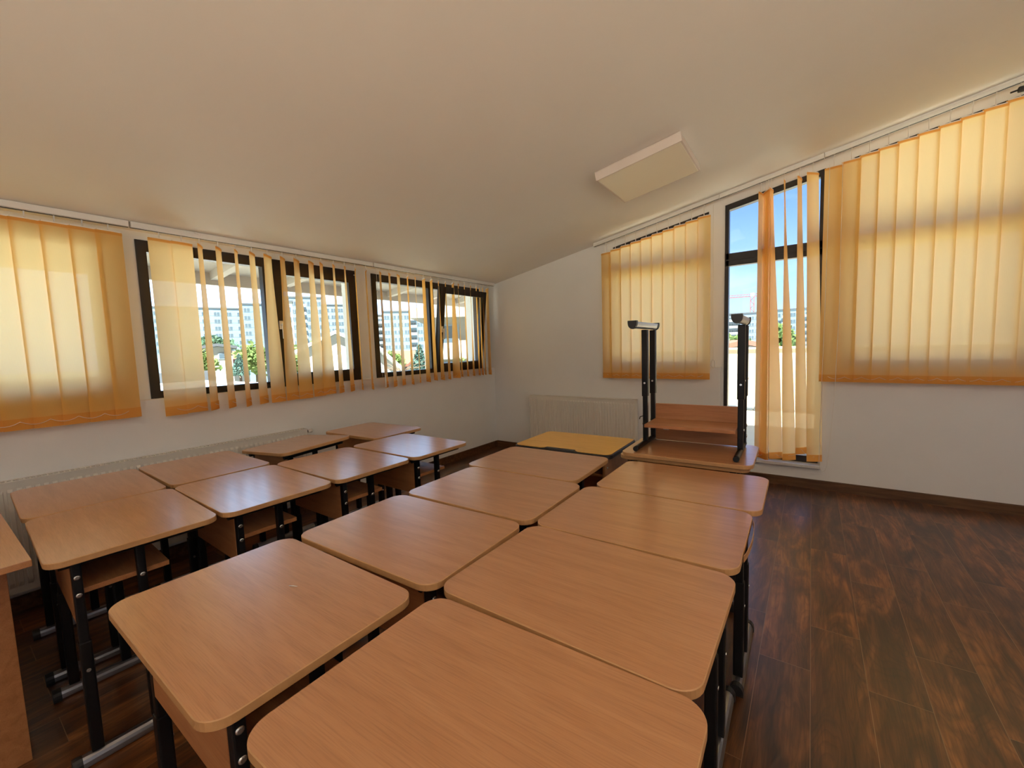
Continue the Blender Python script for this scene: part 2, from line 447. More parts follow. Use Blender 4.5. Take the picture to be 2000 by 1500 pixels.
def left_window(n, y0, y1, mull, tilt=0.0, handle=True):
    w_ = empty('window_%d' % n, (0, 0, 0)); w_['kind'] = 'structure'
    fx = -0.115
    mb = MB()
    mb.ring(yz(fx, rect(y0, y1, SILL, WTOP)), yz(fx, rect(y0 + 0.055, y1 - 0.06, SILL + 0.055, WTOP - 0.075)), (0.065, 0, 0))
    mb.box((fx, mull - 0.045, SILL), (fx + 0.065, mull + 0.035, WTOP))
    mb.build('window_frame', M['frame'], w_)
    mb = MB(); mb.box((fx + 0.03, y0 + 0.05, SILL + 0.05), (fx + 0.036, mull - 0.04, WTOP - 0.07)); mb.build('pane', M['glass'], w_)
    # opening sash on the corner side
    a, b_ = mull + 0.02, y1 - 0.03
    sz0, sz1 = SILL + 0.03, WTOP - 0.05
    piv = Vector((fx + 0.055, 0, sz0))
    rot = Matrix.Translation(piv) @ Matrix.Rotation(R(tilt), 4, 'Y') @ Matrix.Translation(-piv)
    mb = MB()
    sx = fx + 0.035
    mb.ring(yz(sx, rect(a, b_, sz0, sz1)), yz(sx, rect(a + 0.075, b_ - 0.075, sz0 + 0.085, sz1 - 0.075)), (0.06, 0, 0))
    bmesh.ops.transform(mb.b, matrix=rot, verts=mb.b.verts[:])
    s_ = mb.build('sash', M['frame'], w_)
    mb = MB(); mb.box((sx + 0.025, a + 0.07, sz0 + 0.08), (sx + 0.031, b_ - 0.07, sz1 - 0.07))
    bmesh.ops.transform(mb.b, matrix=rot, verts=mb.b.verts[:])
    mb.build('pane', M['glass'], s_)
    if handle:
        mb = MB(); hz = (sz0 + sz1) / 2
        mb.box((sx + 0.06, a + 0.02, hz - 0.035), (sx + 0.07, a + 0.05, hz + 0.035), bevel=0.003)
        mb.cyl((sx + 0.068, a + 0.035, hz), (sx + 0.10, a + 0.035, hz), 0.009)
        mb.box((sx + 0.095, a + 0.024, hz - 0.115), (sx + 0.108, a + 0.046, hz + 0.012), bevel=0.004)
        bmesh.ops.transform(mb.b, matrix=rot, verts=mb.b.verts[:])
        mb.build('handle', M['white'], s_)
    # corner hinge covers in white
    mb = MB(); mb.cyl((fx + 0.075, y1 - 0.022, sz0 + 0.01), (fx + 0.075, y1 - 0.022, sz0 + 0.09), 0.009)
    mb.cyl((fx + 0.075, y1 - 0.022, sz1 - 0.05), (fx + 0.075, y1 - 0.022, sz1 + 0.01), 0.008); mb.build('hinge', M['white'], w_)
    portal((-0.31, (y0 + y1) / 2, (SILL + WTOP) / 2), (y1 - y0, WTOP - SILL), (1, 0, 0))
    return w_
left_window(1, *W0, -4.95, 0, False)
left_window(2, *W1, -2.93)
left_window(3, *W2, -1.10, 7.0)

TR0, TR1 = 2.118, 2.238                  # transom band
def slope_rect(x0, x1, z0, gap): return [(x0, z0), (x1, z0), (x1, cz(x1) - gap), (x0, cz(x0) - gap)]
def back_unit(name, x0, x1, z0, stile=0.05, mulls=()):
    w_ = empty(name, (0, 0, 0)); w_['kind'] = 'structure'
    fy = 0.05
    mb = MB()
    mb.ring(xz(fy, slope_rect(x0, x1, z0, TOPG)), xz(fy, slope_rect(x0 + stile, x1 - stile, z0 + 0.06, TOPG + 0.055)), (0, 0.07, 0))
    mb.box((x0 + 0.01, fy, TR0), (x1 - 0.01, fy + 0.07, TR1))
    mb.box((x0 + 0.01, fy - 0.006, TR0 + 0.05), (x1 - 0.01, fy, TR0 + 0.062))
    for m_ in mulls: mb.box((m_ - 0.05, fy, z0), (m_ + 0.05, fy + 0.07, cz(m_) - TOPG - 0.01))
    mb.build('window_frame', M['frame'], w_)
    xs = [x0 + stile] + [q for m_ in mulls for q in (m_ - 0.05, m_ + 0.05)] + [x1 - stile]
    for i in range(0, len(xs), 2):
        a, b_ = xs[i] - 0.005, xs[i + 1] + 0.005
        mb = MB(); mb.poly(xz(fy + 0.032, [(a, z0 + 0.055), (b_, z0 + 0.055), (b_, TR0 + 0.005), (a, TR0 + 0.005)]), (0, 0.006, 0)); mb.build('pane', M['glass'], w_)
        mb = MB(); mb.poly(xz(fy + 0.032, [(a, TR1 - 0.005), (b_, TR1 - 0.005), (b_, cz(b_) - TOPG - 0.05), (a, cz(a) - TOPG - 0.05)]), (0, 0.006, 0)); mb.build('pane', M['glass'], w_)
    portal(((x0 + x1) / 2, 0.31, (z0 + cz((x0 + x1) / 2)) / 2), (x1 - x0, cz((x0 + x1) / 2) - z0), (0, -1, 0))
    return w_
back_unit('window_4', *V3, SILL)
back_unit('door_1', D0, D1, DS + 0.028, 0.035)
back_unit('window_5', *V4, SILL, 0.05, (4.9,))

# unseen windows, added as daylight fill
w_ = empty('window_6'); w_['kind'] = 'structure'
mb = MB()
for k in range(6): x = RX[0] + k * (RX[1] - RX[0]) / 5; mb.box((x - 0.04, YB - 0.12, RZ[0]), (x + 0.04, YB - 0.05, min(RZ[1], cz(x) - 0.1)))
mb.box((RX[0], YB - 0.12, RZ[0]), (RX[1], YB - 0.05, RZ[0] + 0.07)); mb.build('window_frame', M['frame'], w_)
mb = MB(); mb.box((RX[0], YB - 0.09, RZ[0]), (RX[1], YB - 0.084, RZ[1])); mb.build('pane', M['glass'], w_)
portal(((RX[0] + RX[1]) / 2, YB - 0.21, (RZ[0] + RZ[1]) / 2), (RX[1] - RX[0], RZ[1] - RZ[0]), (0, 1, 0))


w_ = empty('window_7'); w_['kind'] = 'structure'  # unseen as well, added for fill light from the right
mb = MB()
for k in range(5): y = RY[0] + k * (RY[1] - RY[0]) / 4; mb.box((XR + 0.05, y - 0.04, 1.6), (XR + 0.12, y + 0.04, 3.3))
mb.build('window_frame', M['frame'], w_)
mb = MB(); mb.box((XR + 0.084, RY[0], 1.6), (XR + 0.09, RY[1], 3.3)); mb.build('pane', M['glass'], w_)
portal((XR + 0.21, (RY[0] + RY[1]) / 2, 2.45), (RY[1] - RY[0], 1.7), (-1, 0, 0))

# ------------------------------------------------------------------ ceiling lamp
e_ = empty('ceiling_lamp', (2.56, -1.30, cz(2.56))); e_.rotation_euler = (0, -math.atan(SL), R(1.0))
tag(e_, 'square white flat panel lamp mounted on the sloping ceiling', 'lamp')
mb = MB()
h = 0.31
mb.ring([(-h, -h, 0), (h, -h, 0), (h, h, 0), (-h, h, 0)], [(-h + 0.012, -h + 0.012, 0), (h - 0.012, -h + 0.012, 0), (h - 0.012, h - 0.012, 0), (-h + 0.012, h - 0.012, 0)], (0, 0, -0.066))
mb.box((-h, -h, -0.004), (h, h, 0)); mb.build('housing', M['lampbody'], e_)
mb = MB(); mb.box((-h + 0.012, -h + 0.012, -0.066), (h - 0.012, h - 0.012, -0.058), bevel=0.002); mb.build('diffuser', M['acrylic'], e_)

# ------------------------------------------------------------------ radiators
def radiator(name_label, axis, a, b_, off, z0, z1, valve_end):
    """Panel radiator along axis 'y' (on the left wall) or 'x' (on the back wall)."""
    e_ = empty('radiator', (0, 0, 0)); tag(e_, name_label, 'radiator')
    T = (lambda u, d, z: (d, u, z)) if axis == 'y' else (lambda u, d, z: (u, -d, z))
    L = b_ - a
    mb = MB()                                             # fluted front panel
    n = int(L / 0.0333); p = L / n; prof = []
    for i in range(n):
        u = a + i * p
        prof += [(u, 0), (u + p * 0.30, 0), (u + p * 0.42, 0.007), (u + p * 0.88, 0.007)]
    prof.append((b_, 0))
    def col(z, k):
        return [mb.b.verts.new(T(u, off + 0.075 + d * k, z)) for u, d in prof]
    rows = [col(z0, 0), col(z0 + 0.035, 0), col(z0 + 0.06, 1), col(z1 - 0.055, 1), col(z1 - 0.04, 0), col(z1 - 0.006, 0)]
    for r0, r1 in zip(rows, rows[1:]):
        for i in range(len(prof) - 1): mb.b.faces.new([r0[i], r0[i + 1], r1[i + 1], r1[i]])
    mb.box(T(a, off, z0), T(b_, off + 0.012, z1 - 0.006))
    mb.box(T(a, off + 0.066, z1 - 0.03), T(b_, off + 0.0745, z1 - 0.004))
    mb.build('panel', M['enamel'], e_)
    mb = MB()                                             # side covers
    mb.box(T(a - 0.004, off, z0 + 0.02), T(a, off + 0.078, z1)); mb.build('side_cover', M['enamel'], e_)
    mb = MB(); mb.box(T(b_, off, z0 + 0.02), T(b_ + 0.004, off + 0.078, z1)); mb.build('side_cover', M['enamel'], e_)
    mb = MB()                                             # slotted top grille
    mb.box(T(a, off, z1 - 0.004), T(b_, off + 0.022, z1)); mb.box(T(a, off + 0.056, z1 - 0.004), T(b_, off + 0.078, z1))
    k = int(L / 0.022)
    for i in range(k + 1):
        u = a + i * L / k; mb.box(T(u - 0.004, off + 0.02, z1 - 0.003), T(u + 0.004, off + 0.058, z1))
    mb.build('grille', M['enamel'], e_)
    mb = MB(); mb.box(T(a, off + 0.014, z1 - 0.045), T(b_, off + 0.062, z1 - 0.04)); mb.build('fin_core', M['slot'], e_)
    if valve_end:
        mb = MB(); mb.cyl(T(b_ + 0.004, off + 0.04, z1 - 0.03), T(b_ + 0.025, off + 0.04, z1 - 0.03), 0.011, mi=1); mb.cyl(T(b_ + 0.025, off + 0.04, z1 - 0.03), T(b_ + 0.06, off + 0.04, z1 - 0.03), 0.016); mb.build('valve', [M['white'], M['black']], e_)
    for u in (a + 0.15, b_ - 0.15):
        mb = MB(); mb.box(T(u - 0.012, off - BACKGAP + 0.0005, z0 + 0.1), T(u + 0.012, off, z1 - 0.1)); mb.build('wall_bracket', M['enamel'], e_)
    return e_
BACKGAP = 0.03
radiator('long white panel radiator on the left wall under the windows', 'y', -5.2, -2.79, 0.03, 0.14, 0.755, True)
radiator('white panel radiator on the far wall behind the yellow-topped desk', 'x', 0.64, 2.03, 0.03, 0.16, 0.765, False)

# ------------------------------------------------------------------ vertical blinds
VW = 0.127
def vane(parent, T, pos, ztop, zbot, a0, a1, lean=0.0, zrail=None):
    """One hanging cloth vane: T(u, d, z) maps along-wall, off-wall, height; a0/a1 turn angles at top and hem."""
    mb = MB(); uvl = mb.b.loops.layers.uv.new('UVMap')
    nu, nv = 5, 14
    def sheet(z1, z0, nv_, d_off, mi):
        rows = []
        for j in range(nv_ + 1):
            z = z1 + (z0 - z1) * j / nv_
            f = (ztop - z) / (ztop - zbot); s_ = f * f * (3 - 2 * f)
            a = R(a0 + (a1 - a0) * s_)
            row = []
            for i in range(nu + 1):
                q = (i / nu - 0.5) * VW
                bow = 0.004 * (1 - (2 * i / nu - 1) ** 2) + d_off
                u = pos + q * math.cos(a) - bow * math.sin(a) + lean * f
                d = q * math.sin(a) + bow * math.cos(a)
                row.append((mb.b.verts.new(T(u, d, z)), (q + VW, z)))
            rows.append(row)
        for r0, r1 in zip(rows, rows[1:]):
            for i in range(nu):
                qd = [r0[i], r0[i + 1], r1[i + 1], r1[i]]
                f = mb.b.faces.new([p[0] for p in qd]); f.material_index = mi; f.smooth = True
                for lp, p in zip(f.loops, qd): lp[uvl].uv = p[1]
    sheet(ztop, zbot, nv, 0.0, 0)
    sheet(zbot + 0.062, zbot, 2, 0.0035, 1)               # stitched hem pocket with its weight
    sheet(ztop, ztop - 0.018, 1, 0.003, 1)
    v = mb.build('vane', [M['fabric'], M['hem']], parent)
    mb = MB()
    a = R(a0); c_, s_ = math.cos(a), math.sin(a)
    hw = 0.055
    P = lambda q, b_, z: T(pos + q * c_ - b_ * s_, q * s_ + b_ * c_, z)
    mb.poly([P(-hw, -0.003, ztop - 0.004), P(hw, -0.003, ztop - 0.004), P(hw, -0.003, ztop + 0.008), P(-hw, -0.003, ztop + 0.008)], Vector(P(0, 0.006, 0)) - Vector(P(0, 0, 0)))
    if zrail: mb.cyl(P(0, 0, ztop + 0.006), P(0, 0, zrail), 0.004, 8)
    mb.build('hanger', M['white'], v)
    return v

def chain(parent, T, pts, drop=0.02, r=0.0013, mat='white', name='bottom_chain'):
    """Ball chain swagged from hem to hem."""
    mb = MB(); path = []
    for (u0, d0, z0), (u1, d1, z1) in zip(pts, pts[1:]):
        for k in range(6):
            f = k / 6
            path.append(T(u0 + (u1 - u0) * f, d0 + (d1 - d0) * f, z0 + (z1 - z0) * f - drop * 4 * f * (1 - f)))
    path.append(T(*pts[-1])); mb.tube(path, r, 5)
    mb.build(name, M[mat], parent)

TL = lambda u, d, z: (0.07 + d, u, z)                     # left wall blinds
TB = lambda u, d, z: (u, -0.075 - d, z)                   # back wall blinds
def rail_left(parent, y0, y1):
    mb = MB(); zt = cz(0.07) - 0.001
    mb.box((0.048, y0, zt - 0.036), (0.094, y1, zt), bevel=0.003)
    mb.box((0.066, y0, zt - 0.038), (0.076, y1, zt - 0.036), mi=1)
    for y in [y0 + 0.35 + k * 0.75 for k in range(int((y1 - y0) / 0.75))]: mb.box((0.044, y - 0.012, zt - 0.012), (0.1, y + 0.012, zt), bevel=0.002)
    mb.build('head_rail', [M['white'], M['slot']], parent)
def left_blind(label, y0, y1, vanes):
    e_ = empty('vertical_blind', (0.07, (y0 + y1) / 2, 1.0)); tag(e_, label, 'blind', 'orange vertical blinds')
    e_.location = (0, 0, 0)
    rail_left(e_, y0, y1)
    hp = []
    for (y, a0, a1, zb) in vanes:
        vane(e_, TL, y, 2.182, zb, a0, a1, 0.0, cz(0.07) - 0.03)
        hp.append((y, 0.012, zb + 0.045))
    chain(e_, TL, hp)
    return e_
va = [(-4.71 + 0.1135 * k, -6, -6 - (k % 2), 1.028 - 0.0008 * k) for k in range(-4, 8)]
vb = [(-3.667, -5, -4, 1.003), (-3.545, -5, -7, 1.008)] + [(y, a, b_, zb) for (y, a, b_), zb in zip(
    [(-3.439, -58.5, -48.5), (-3.325, -53.5, -48.5), (-3.21, -58.5, -52.5), (-3.098, -49.0, -38.5), (-2.983, -39.5, -11.0), (-2.867, -47.5, -17.5), (-2.752, -43.0, -6.0), (-2.626, -42.0, -11.5), (-2.532, -47.5, -6.0), (-2.413, -49.5, -39.5), (-2.3, -50.0, -40.0), (-2.192, -59.0, -60.0), (-2.075, -60.0, -61.5)],
    [1.009, 1.009, 1.005, 1.011, 1.009, 1.012, 1.011, 1.017, 1.024, 1.024, 1.027, 1.026, 1.019])]
vc = [(y, a, b_, zb) for (y, a, b_), zb in zip(
    [(-1.905, -44.5, -37.5), (-1.793, -42.5, -36.0), (-1.678, -37.0, -34.0), (-1.556, -55.0, -59.5), (-1.448, -44.5, -52.0), (-1.325, -62.0, -68.0), (-1.21, -58.0, -63.0), (-1.096, -48.5, -64.0), (-0.98, -48.5, -57.5), (-0.853, -55.5, -89.5), (-0.756, -36.5, -51.5), (-0.646, -45.5, -50.5), (-0.53, -36.5, -52.0), (-0.417, -44.5, -49.5), (-0.35, -44.0, -48.5), (-0.289, -45.0, -46.5), (-0.195, -55.0, -56.0)],
    [1.022, 1.022, 1.028, 1.023, 1.03, 1.031, 1.039, 1.035, 1.034, 1.04, 1.046, 1.044, 1.041, 1.04, 1.039, 1.038, 1.035])]
left_blind('fully closed orange vertical blind on the left wall, cut off by the left edge', -5.8, -3.82, va)
bB = left_blind('half-open orange vertical blind with two closed vanes, over the middle left-wall window', -3.81, -2.0, vb)
bC = left_blind('fully opened orange vertical blind on the left wall, beside the corner', -1.99, -0.05, vc)
# pull cords of the corner blind
mb = MB()
for du in (0, 0.03): mb.tube([TL(-1.99 + du, 0.05, 2.21), TL(-1.985 + du, 0.052, 1.6), TL(-1.985 + du, 0.05, 1.14)], 0.0015, 5)
mb.tube([TL(-1.955, 0.05, 1.16), TL(-1.955, 0.05, 1.10), TL(-1.955, 0.05, 1.03)], [0.004, 0.009, 0.010], 8)
mb.build('pull_cord', M['white'], bC)

def back_rail(parent, x0, x1):
    mb = MB(); y = -0.075; dz = 0.038
    def bar(ya, yb, za, zb, mi):
        mb.poly([(x0, ya, cz(x0) - za), (x1, ya, cz(x1) - za), (x1, ya, cz(x1) - zb), (x0, ya, cz(x0) - zb)], (0, yb - ya, 0), mi)
    bar(y - 0.023, y + 0.023, 0.001, dz, 0); bar(y - 0.005, y + 0.005, dz, dz + 0.002, 1); bar(y - 0.026, y - 0.023, 0.012, 0.018, 0)
    mb.build('head_rail', [M['white'], M['slot']], parent)
def back_blind(label, x0, x1, vanes):
    e_ = empty('vertical_blind', (0, 0, 0)); tag(e_, label, 'blind', 'orange vertical blinds')
    back_rail(e_, x0, x1)
    hp = []
    for (x, zt, zb, a0, a1, sag) in vanes:
        vane(e_, TB, x, zt, zb, a0, a1, sag, cz(x) - 0.035)
        hp.append((x + sag, 0.012, zb + 0.045))
    chain(e_, TB, hp)
    return e_
vd = [(1.700 + 0.1138 * k, 2.413 + 0.0215 * k - (0.0 if k else 0.0), 1.001, 9, 9 + (k % 3), 0) for k in range(10)]
vd[0] = (1.700, 2.413, 1.001, 14, 15, 0)
bD = back_blind('short closed orange vertical blind on the far wall, left of the glazed door', 1.56, 2.86, vd)
vf = [(3.735 + 0.1138 * k, 2.808 + 0.0212 * k, 0.997 - 0.0008 * k, 9, 9 + (k % 2), 0) for k in range(15)]
ve = [(3.205, 2.716, 0.262, -78, -74, 0.003), (3.246, 2.719, 0.250, 64, 54, 0.006), (3.262, 2.722, 0.252, 64, 54, 0.006), (3.287, 2.732, 0.262, -80, -36, 0.073),
      (3.386, 2.775, 0.262, -88, -38, 0.080), (3.497, 2.781, 0.330, -76, -46, 0.061), (3.590, 2.797, 0.272, -48, -28, 0.066)]
bE = back_blind('long narrow orange vertical blind of twisted vanes hanging over the glazed door', 2.865, 3.665, [(x, zt, zb, a0, a1, s_) for (x, zt, zb, a0, a1, s_) in ve])
bF = back_blind('wide closed orange vertical blind on the far wall, right of the glazed door', 3.67, 5.62, vf)
# bead chain loop left of the wide blind
mb = MB()
pts = [(3.705, -0.13, 2.80), (3.72, -0.13, 1.2), (3.71, -0.13, 0.5)] 
loop = [(3.79, -0.135, 2.84), (3.797, -0.135, 1.6), (3.785, -0.135, 0.9), (3.765, -0.135, 0.5), (3.75, -0.135, 0.27), (3.735, -0.135, 0.215), (3.715, -0.135, 0.20), (3.70, -0.135, 0.23), (3.69, -0.135, 0.30), (3.692, -0.135, 0.9), (3.70, -0.135, 1.6), (3.705, -0.135, 2.82)]
mb.tube(loop, 0.0016, 6); mb.build('pull_chain', M['white'], bF)
# dark clip tied at the top of the wide blind
mb = MB(); mb.box((4.735, -0.135, 3.02), (4.785, -0.10, 3.055), bevel=0.01); mb.tube([(4.70, -0.12, 3.03), (4.76, -0.12, 3.04), (4.83, -0.12, 3.07)], 0.006, 6); mb.build('tied_knot', M['plastic'], bF)
# oval cord weight at the right edge of the left blind
mb = MB(); mb.tube([(2.82 + 0.018 * math.cos(k * PI / 6), -0.10, 1.16 + 0.042 * math.sin(k * PI / 6)) for k in range(12)], 0.005, 6, closed=True)
mb.tube([(2.82, -0.10, 1.20), (2.815, -0.10, 2.0), (2.81, -0.09, 2.7)], 0.0013, 5); mb.build('pull_cord', M['enamel'], bD)

# ------------------------------------------------------------------ school desks
DW, DD, DT = 0.656, 0.477, 0.021
def rounded(w_, d_, r, seg=8):
    pts = []
    for cx, cy_, a in ((w_ / 2 - r, d_ / 2 - r, 0), (-w_ / 2 + r, d_ / 2 - r, 90), (-w_ / 2 + r, -d_ / 2 + r, 180), (w_ / 2 - r, -d_ / 2 + r, 270)):
        for k in range(seg + 1):
            t_ = R(a + 90 * k / seg); pts.append((cx + r * math.cos(t_), cy_ + r * math.sin(t_)))
    return pts
def slab(w_, d_, r, z0, z1, ch=0.0018):
    """Rounded board: broad faces material 0, edge band material 1."""
    mb = MB(); o_ = rounded(w_, d_, r); i_ = rounded(w_ - 2 * ch, d_ - 2 * ch, r - ch)
    lay = [(i_, z0), (o_, z0 + ch), (o_, z1 - ch), (i_, z1)]
    rows = [[mb.b.verts.new((x, y, z)) for x, y in p] for p, z in lay]
    n = len(o_)
    for r0, r1 in zip(rows, rows[1:]):
        for k in range(n):
            f = mb.b.faces.new([r0[k], r0[(k + 1) % n], r1[(k + 1) % n], r1[k]]); f.material_index = 1
    mb.b.faces.new(rows[-1]).material_index = 0; mb.b.faces.new(list(reversed(rows[0]))).material_index = 0
    return mb
def shear(mb, tx, ty):
    if tx or ty:
        for v in mb.b.verts: v.co.z += tx * v.co.x + ty * v.co.y
    return mb

def desk_parts(e_, H, top='beech', tx=0.0, ty=0.0, extra=False):
    H0 = H
    shear(slab(DW, DD, 0.052, H - DT, H), tx, ty).build('desktop', [M[top], M['edge']], e_)
    zt = H - DT
    mb = MB(); mb.box((-0.236, -0.178, H - 0.252), (0.236, -0.160, zt - 0.004), bevel=0.0015); shear(mb, tx, ty).build('front_panel', M['panel'], e_)
    mb = MB(); mb.box((-0.236, -0.158, H - 0.160), (0.236, 0.085, H - 0.142), bevel=0.0015); shear(mb, tx, ty).build('shelf', M['panel'], e_)
    for s_ in (-1, 1):
        x = s_ * 0.252; zs = tx * x
        mb = MB()
        for y in (-0.165, 0.0):                            # inner telescopic tubes
            mb.box((x - 0.014, y - 0.013, 0.30), (x + 0.014, y + 0.013, zt - 0.012 + zs + ty * y), bevel=0.004)
            mb.box((x - 0.018, y - 0.0165, 0.045), (x + 0.018, y + 0.0165, H - 0.315), bevel=0.005)
        n = 7                                              # top bearer tube with its turned-down tips
        mb.tube([(x, -0.205, zt - 0.017 + zs - ty * 0.2), (x, -0.165, zt - 0.017 + zs - ty * 0.165), (x, 0.17, zt - 0.017 + zs + ty * 0.17), (x, 0.20, zt - 0.017 + zs + ty * 0.2)], 0.0145, 10)
        lg = mb.build('leg', M['black'], e_)
        mb = MB()                                          # half-round foot
        prof = [(0.022 * math.cos(k * PI / 8), 0.012 + 0.030 * math.sin(k * PI / 8)) for k in range(9)] + [(-0.022, 0.006), (0.022, 0.006)]
        mb.poly([(x + p, -0.205, q) for p, q in prof], (0, 0.42, 0)); f_ = mb.build('foot', M['silver'], lg)
        for y0, y1 in ((-0.23, -0.205), (0.215, 0.24)):
            mb = MB(); prof2 = [(p * 1.12, 0.0 if q < 0.007 else q * 1.08) for p, q in prof]
            mb.poly([(x + p, y0, q) for p, q in prof2], (0, y1 - y0, 0)); mb.build('foot_cap', M['plastic'], lg)
        mb = MB()
        for y, z in ((-0.165, H - 0.088), (-0.165, H - 0.150), (0.0, H - 0.150)):
            z += zs + ty * y
            mb.tube([(x + s_ * 0.013, y, z), (x + s_ * 0.017, y, z), (x + s_ * 0.0185, y, z)], [0.0085, 0.0085, 0.005], 12)
        for y in (-0.165, 0.0): mb.tube([(x + s_ * 0.017, y, 0.34), (x + s_ * 0.021, y, 0.34)], 0.006, 10)
        for y in (-0.165, 0.0): mb.tube([(x, y + 0.015, 0.36), (x, y + 0.020, 0.36)], 0.006, 10)
        mb.build('bolt', M['chrome'], lg)
    return e_

desk0 = empty('school_desk'); desk_parts(desk0, 0.755)
DESKS = {
    'nearest':   (3.165, -4.173, 1.3),
    'B2': (3.138, -3.686, -0.3), 'B3': (3.132, -3.198, 1.1), 'B4': (3.147, -2.710, 1.0), 'B5': (3.047, -2.150, 1.2),
    'C1': (2.461, -4.208, 0.1), 'C2': (2.465, -3.706, 1.6), 'C3': (2.458, -3.212, 1.3), 'C4': (2.392, -2.726, 1.8),
    'D1': (1.363, -4.249, -2.1), 'D2': (1.380, -3.763, -1.2), 'D3': (1.382, -3.272, -0.2), 'D4': (1.388, -2.771, -0.6),
    'E1': (0.699, -4.232, -1.9), 'E2': (0.700, -3.740, -1.0), 'E4': (0.692, -2.548, 2.6),
}
LABEL = {
    'nearest': 'largest, nearest beech school desk, its top cut off by the bottom of the photo',
    'B2': 'beech school desk second from the camera in the right-hand row by the open floor',
    'B3': 'beech school desk with its edge band peeling off the right side',
    'B4': 'beech school desk directly in front of the upturned desk, blue glare on its right end',
    'B5': 'beech school desk that carries another desk upside down on its top',
    'C1': 'foreground beech school desk with a straw splinter on its top',
    'C2': 'beech school desk directly behind the desk with the straw splinter, pale glare at its left',
    'C3': 'beech school desk two in front of the yellow-topped desk',
    'C4': 'beech school desk right in front of the yellow-topped desk',
    'D1': 'beech school desk beside the gable-ended table, with its shelf and bolts in view',
    'D2': 'beech school desk with the broadest white window glare across its top',
    'D3': 'beech school desk on the room side of the tilted desk',
    'D4': 'beech school desk with a pale blue glare all over its top, nearest the corner',
    'E1': 'beech school desk pushed to the left-wall radiator, farthest left in the photo',
    'E2': 'beech school desk against the radiator, between the leftmost one and the tilted one',
    'E4': 'beech school desk beyond the end of the left-wall radiator, close to the corner',
}
for i, (k, (x, y, a)) in enumerate(DESKS.items()):
    d_ = desk0 if i == 0 else dup(desk0)
    d_.location = (x, y, 0); d_.rotation_euler = (0, 0, R(a))
    tag(d_, LABEL[k], 'desk', 'beech school desks')
    if k == 'B3':                                          # edge band coming away along the right edge
        mb = MB(); xs = DW / 2
        top = []
        for j in range(13):
            f = j / 12; yy = 0.17 - 0.30 * f
            top.append((xs + 0.002 + 0.011 * math.sin(f * PI) ** 0.7, yy))
        ln = [mb.b.verts.new((px, py, 0.7345)) for px, py in top]; hn = [mb.b.verts.new((px, py, 0.7545)) for px, py in top]
        lo = [mb.b.verts.new((px + 0.0015, py, 0.7345)) for px, py in top]; ho = [mb.b.verts.new((px + 0.0015, py, 0.7545)) for px, py in top]
        for j in range(12):
            for p, q in ((ln, hn), (ho, lo), (hn, ho), (lo, ln)): mb.b.faces.new([p[j], p[j + 1], q[j + 1], q[j]])
        mb.build('peeling_edge_band', M['edge'], d_)

# the desk set on longer legs, its top tipped up towards the room
e3 = empty('school_desk', (0.64, -3.165, 0), R(-0.8)); desk_parts(e3, 0.764, 'beech', 0.088, 0.055)
tag(e3, 'beech school desk by the radiator with its top tipped up towards the room', 'desk', 'beech school desks')

# upturned desk: legs in the air, lying on the top of another
up = empty('school_desk', (3.062, -2.163, 0.755 + 0.7555), 0); desk_parts(up, 0.755)
up.rotation_euler = Euler((PI, 0, R(1.5)), 'XYZ')
tag(up, 'beech school desk turned upside down on top of another, legs in the air', 'desk', 'beech school desks')
mb = MB(); mb.tube([(-0.252, -0.02, 0.56), (-0.275, -0.03, 0.565), (-0.30, -0.05, 0.575), (-0.305, -0.055, 0.59)], 0.003, 6); mb.build('wire_hook', M['plastic'], up)
mb = MB(); mb.box((-0.19, -0.159, 0.655), (-0.155, -0.158, 0.665)); mb.build('sticker', M['white'], up)

# yellow-topped desk with solid end panels
yd = empty('school_desk', (2.356, -2.205, 0), R(1.4))
tag(yd, 'ochre-yellow topped desk with black edging and a pencil groove, in the back row', 'desk')
H = 0.756
slab(0.665, 0.486, 0.045, H - 0.028, H - 0.003, 0.004).build('edge_moulding', [M['plastic'], M['plastic']], yd)
mb = MB(); o_ = rounded(0.648, 0.470, 0.040)
top = []
for x, y in o_:
    top.append((x, y, H - 0.006))
# notch for the pencil groove in the near side
pl = []
for x, y, z in top: pl.append((x, y, z))
k_ = max(range(len(pl)), key=lambda i: (pl[i][1] < -0.23, -pl[i][0] if pl[i][1] < -0.23 else -9))
near = [(-0.125, -0.235, H - 0.006), (-0.085, -0.203, H - 0.006), (0.085, -0.203, H - 0.006), (0.125, -0.235, H - 0.006)]
out = []
for i in range(len(pl)):
    out.append(pl[i]); j = (i + 1) % len(pl)
    if abs(pl[i][1] + 0.235) < 1e-4 and abs(pl[j][1] + 0.235) < 1e-4 and pl[j][0] - pl[i][0] > 0.3: out += near
mb.poly(out, (0, 0, 0.006)); mb.build('desktop', M['yellow'], yd)
mb = MB(); mb.box((-0.10, -0.238, H - 0.006), (0.10, -0.205, H + 0.001), bevel=0.003); mb.build('pencil_groove', M['plastic'], yd)
for s_ in (-1, 1):
    mb = MB(); mb.box((s_ * 0.275 - 0.009, -0.20, 0.0), (s_ * 0.275 + 0.009, 0.20, H - 0.028), bevel=0.002); g_ = mb.build('end_panel', M['panel'], yd)
    mb = MB(); mb.tube([(s_ * 0.284, -0.17, 0.66), (s_ * 0.287, -0.17, 0.66)], 0.008, 10); mb.build('bolt', M['chrome'], g_)
mb = MB(); mb.box((-0.266, 0.14, 0.38), (0.266, 0.158, H - 0.028), bevel=0.002); mb.build('front_panel', M['panel'], yd)
mb = MB(); mb.box((-0.266, -0.18, 0.60), (0.266, 0.14, 0.618), bevel=0.002); mb.build('shelf', M['panel'], yd)

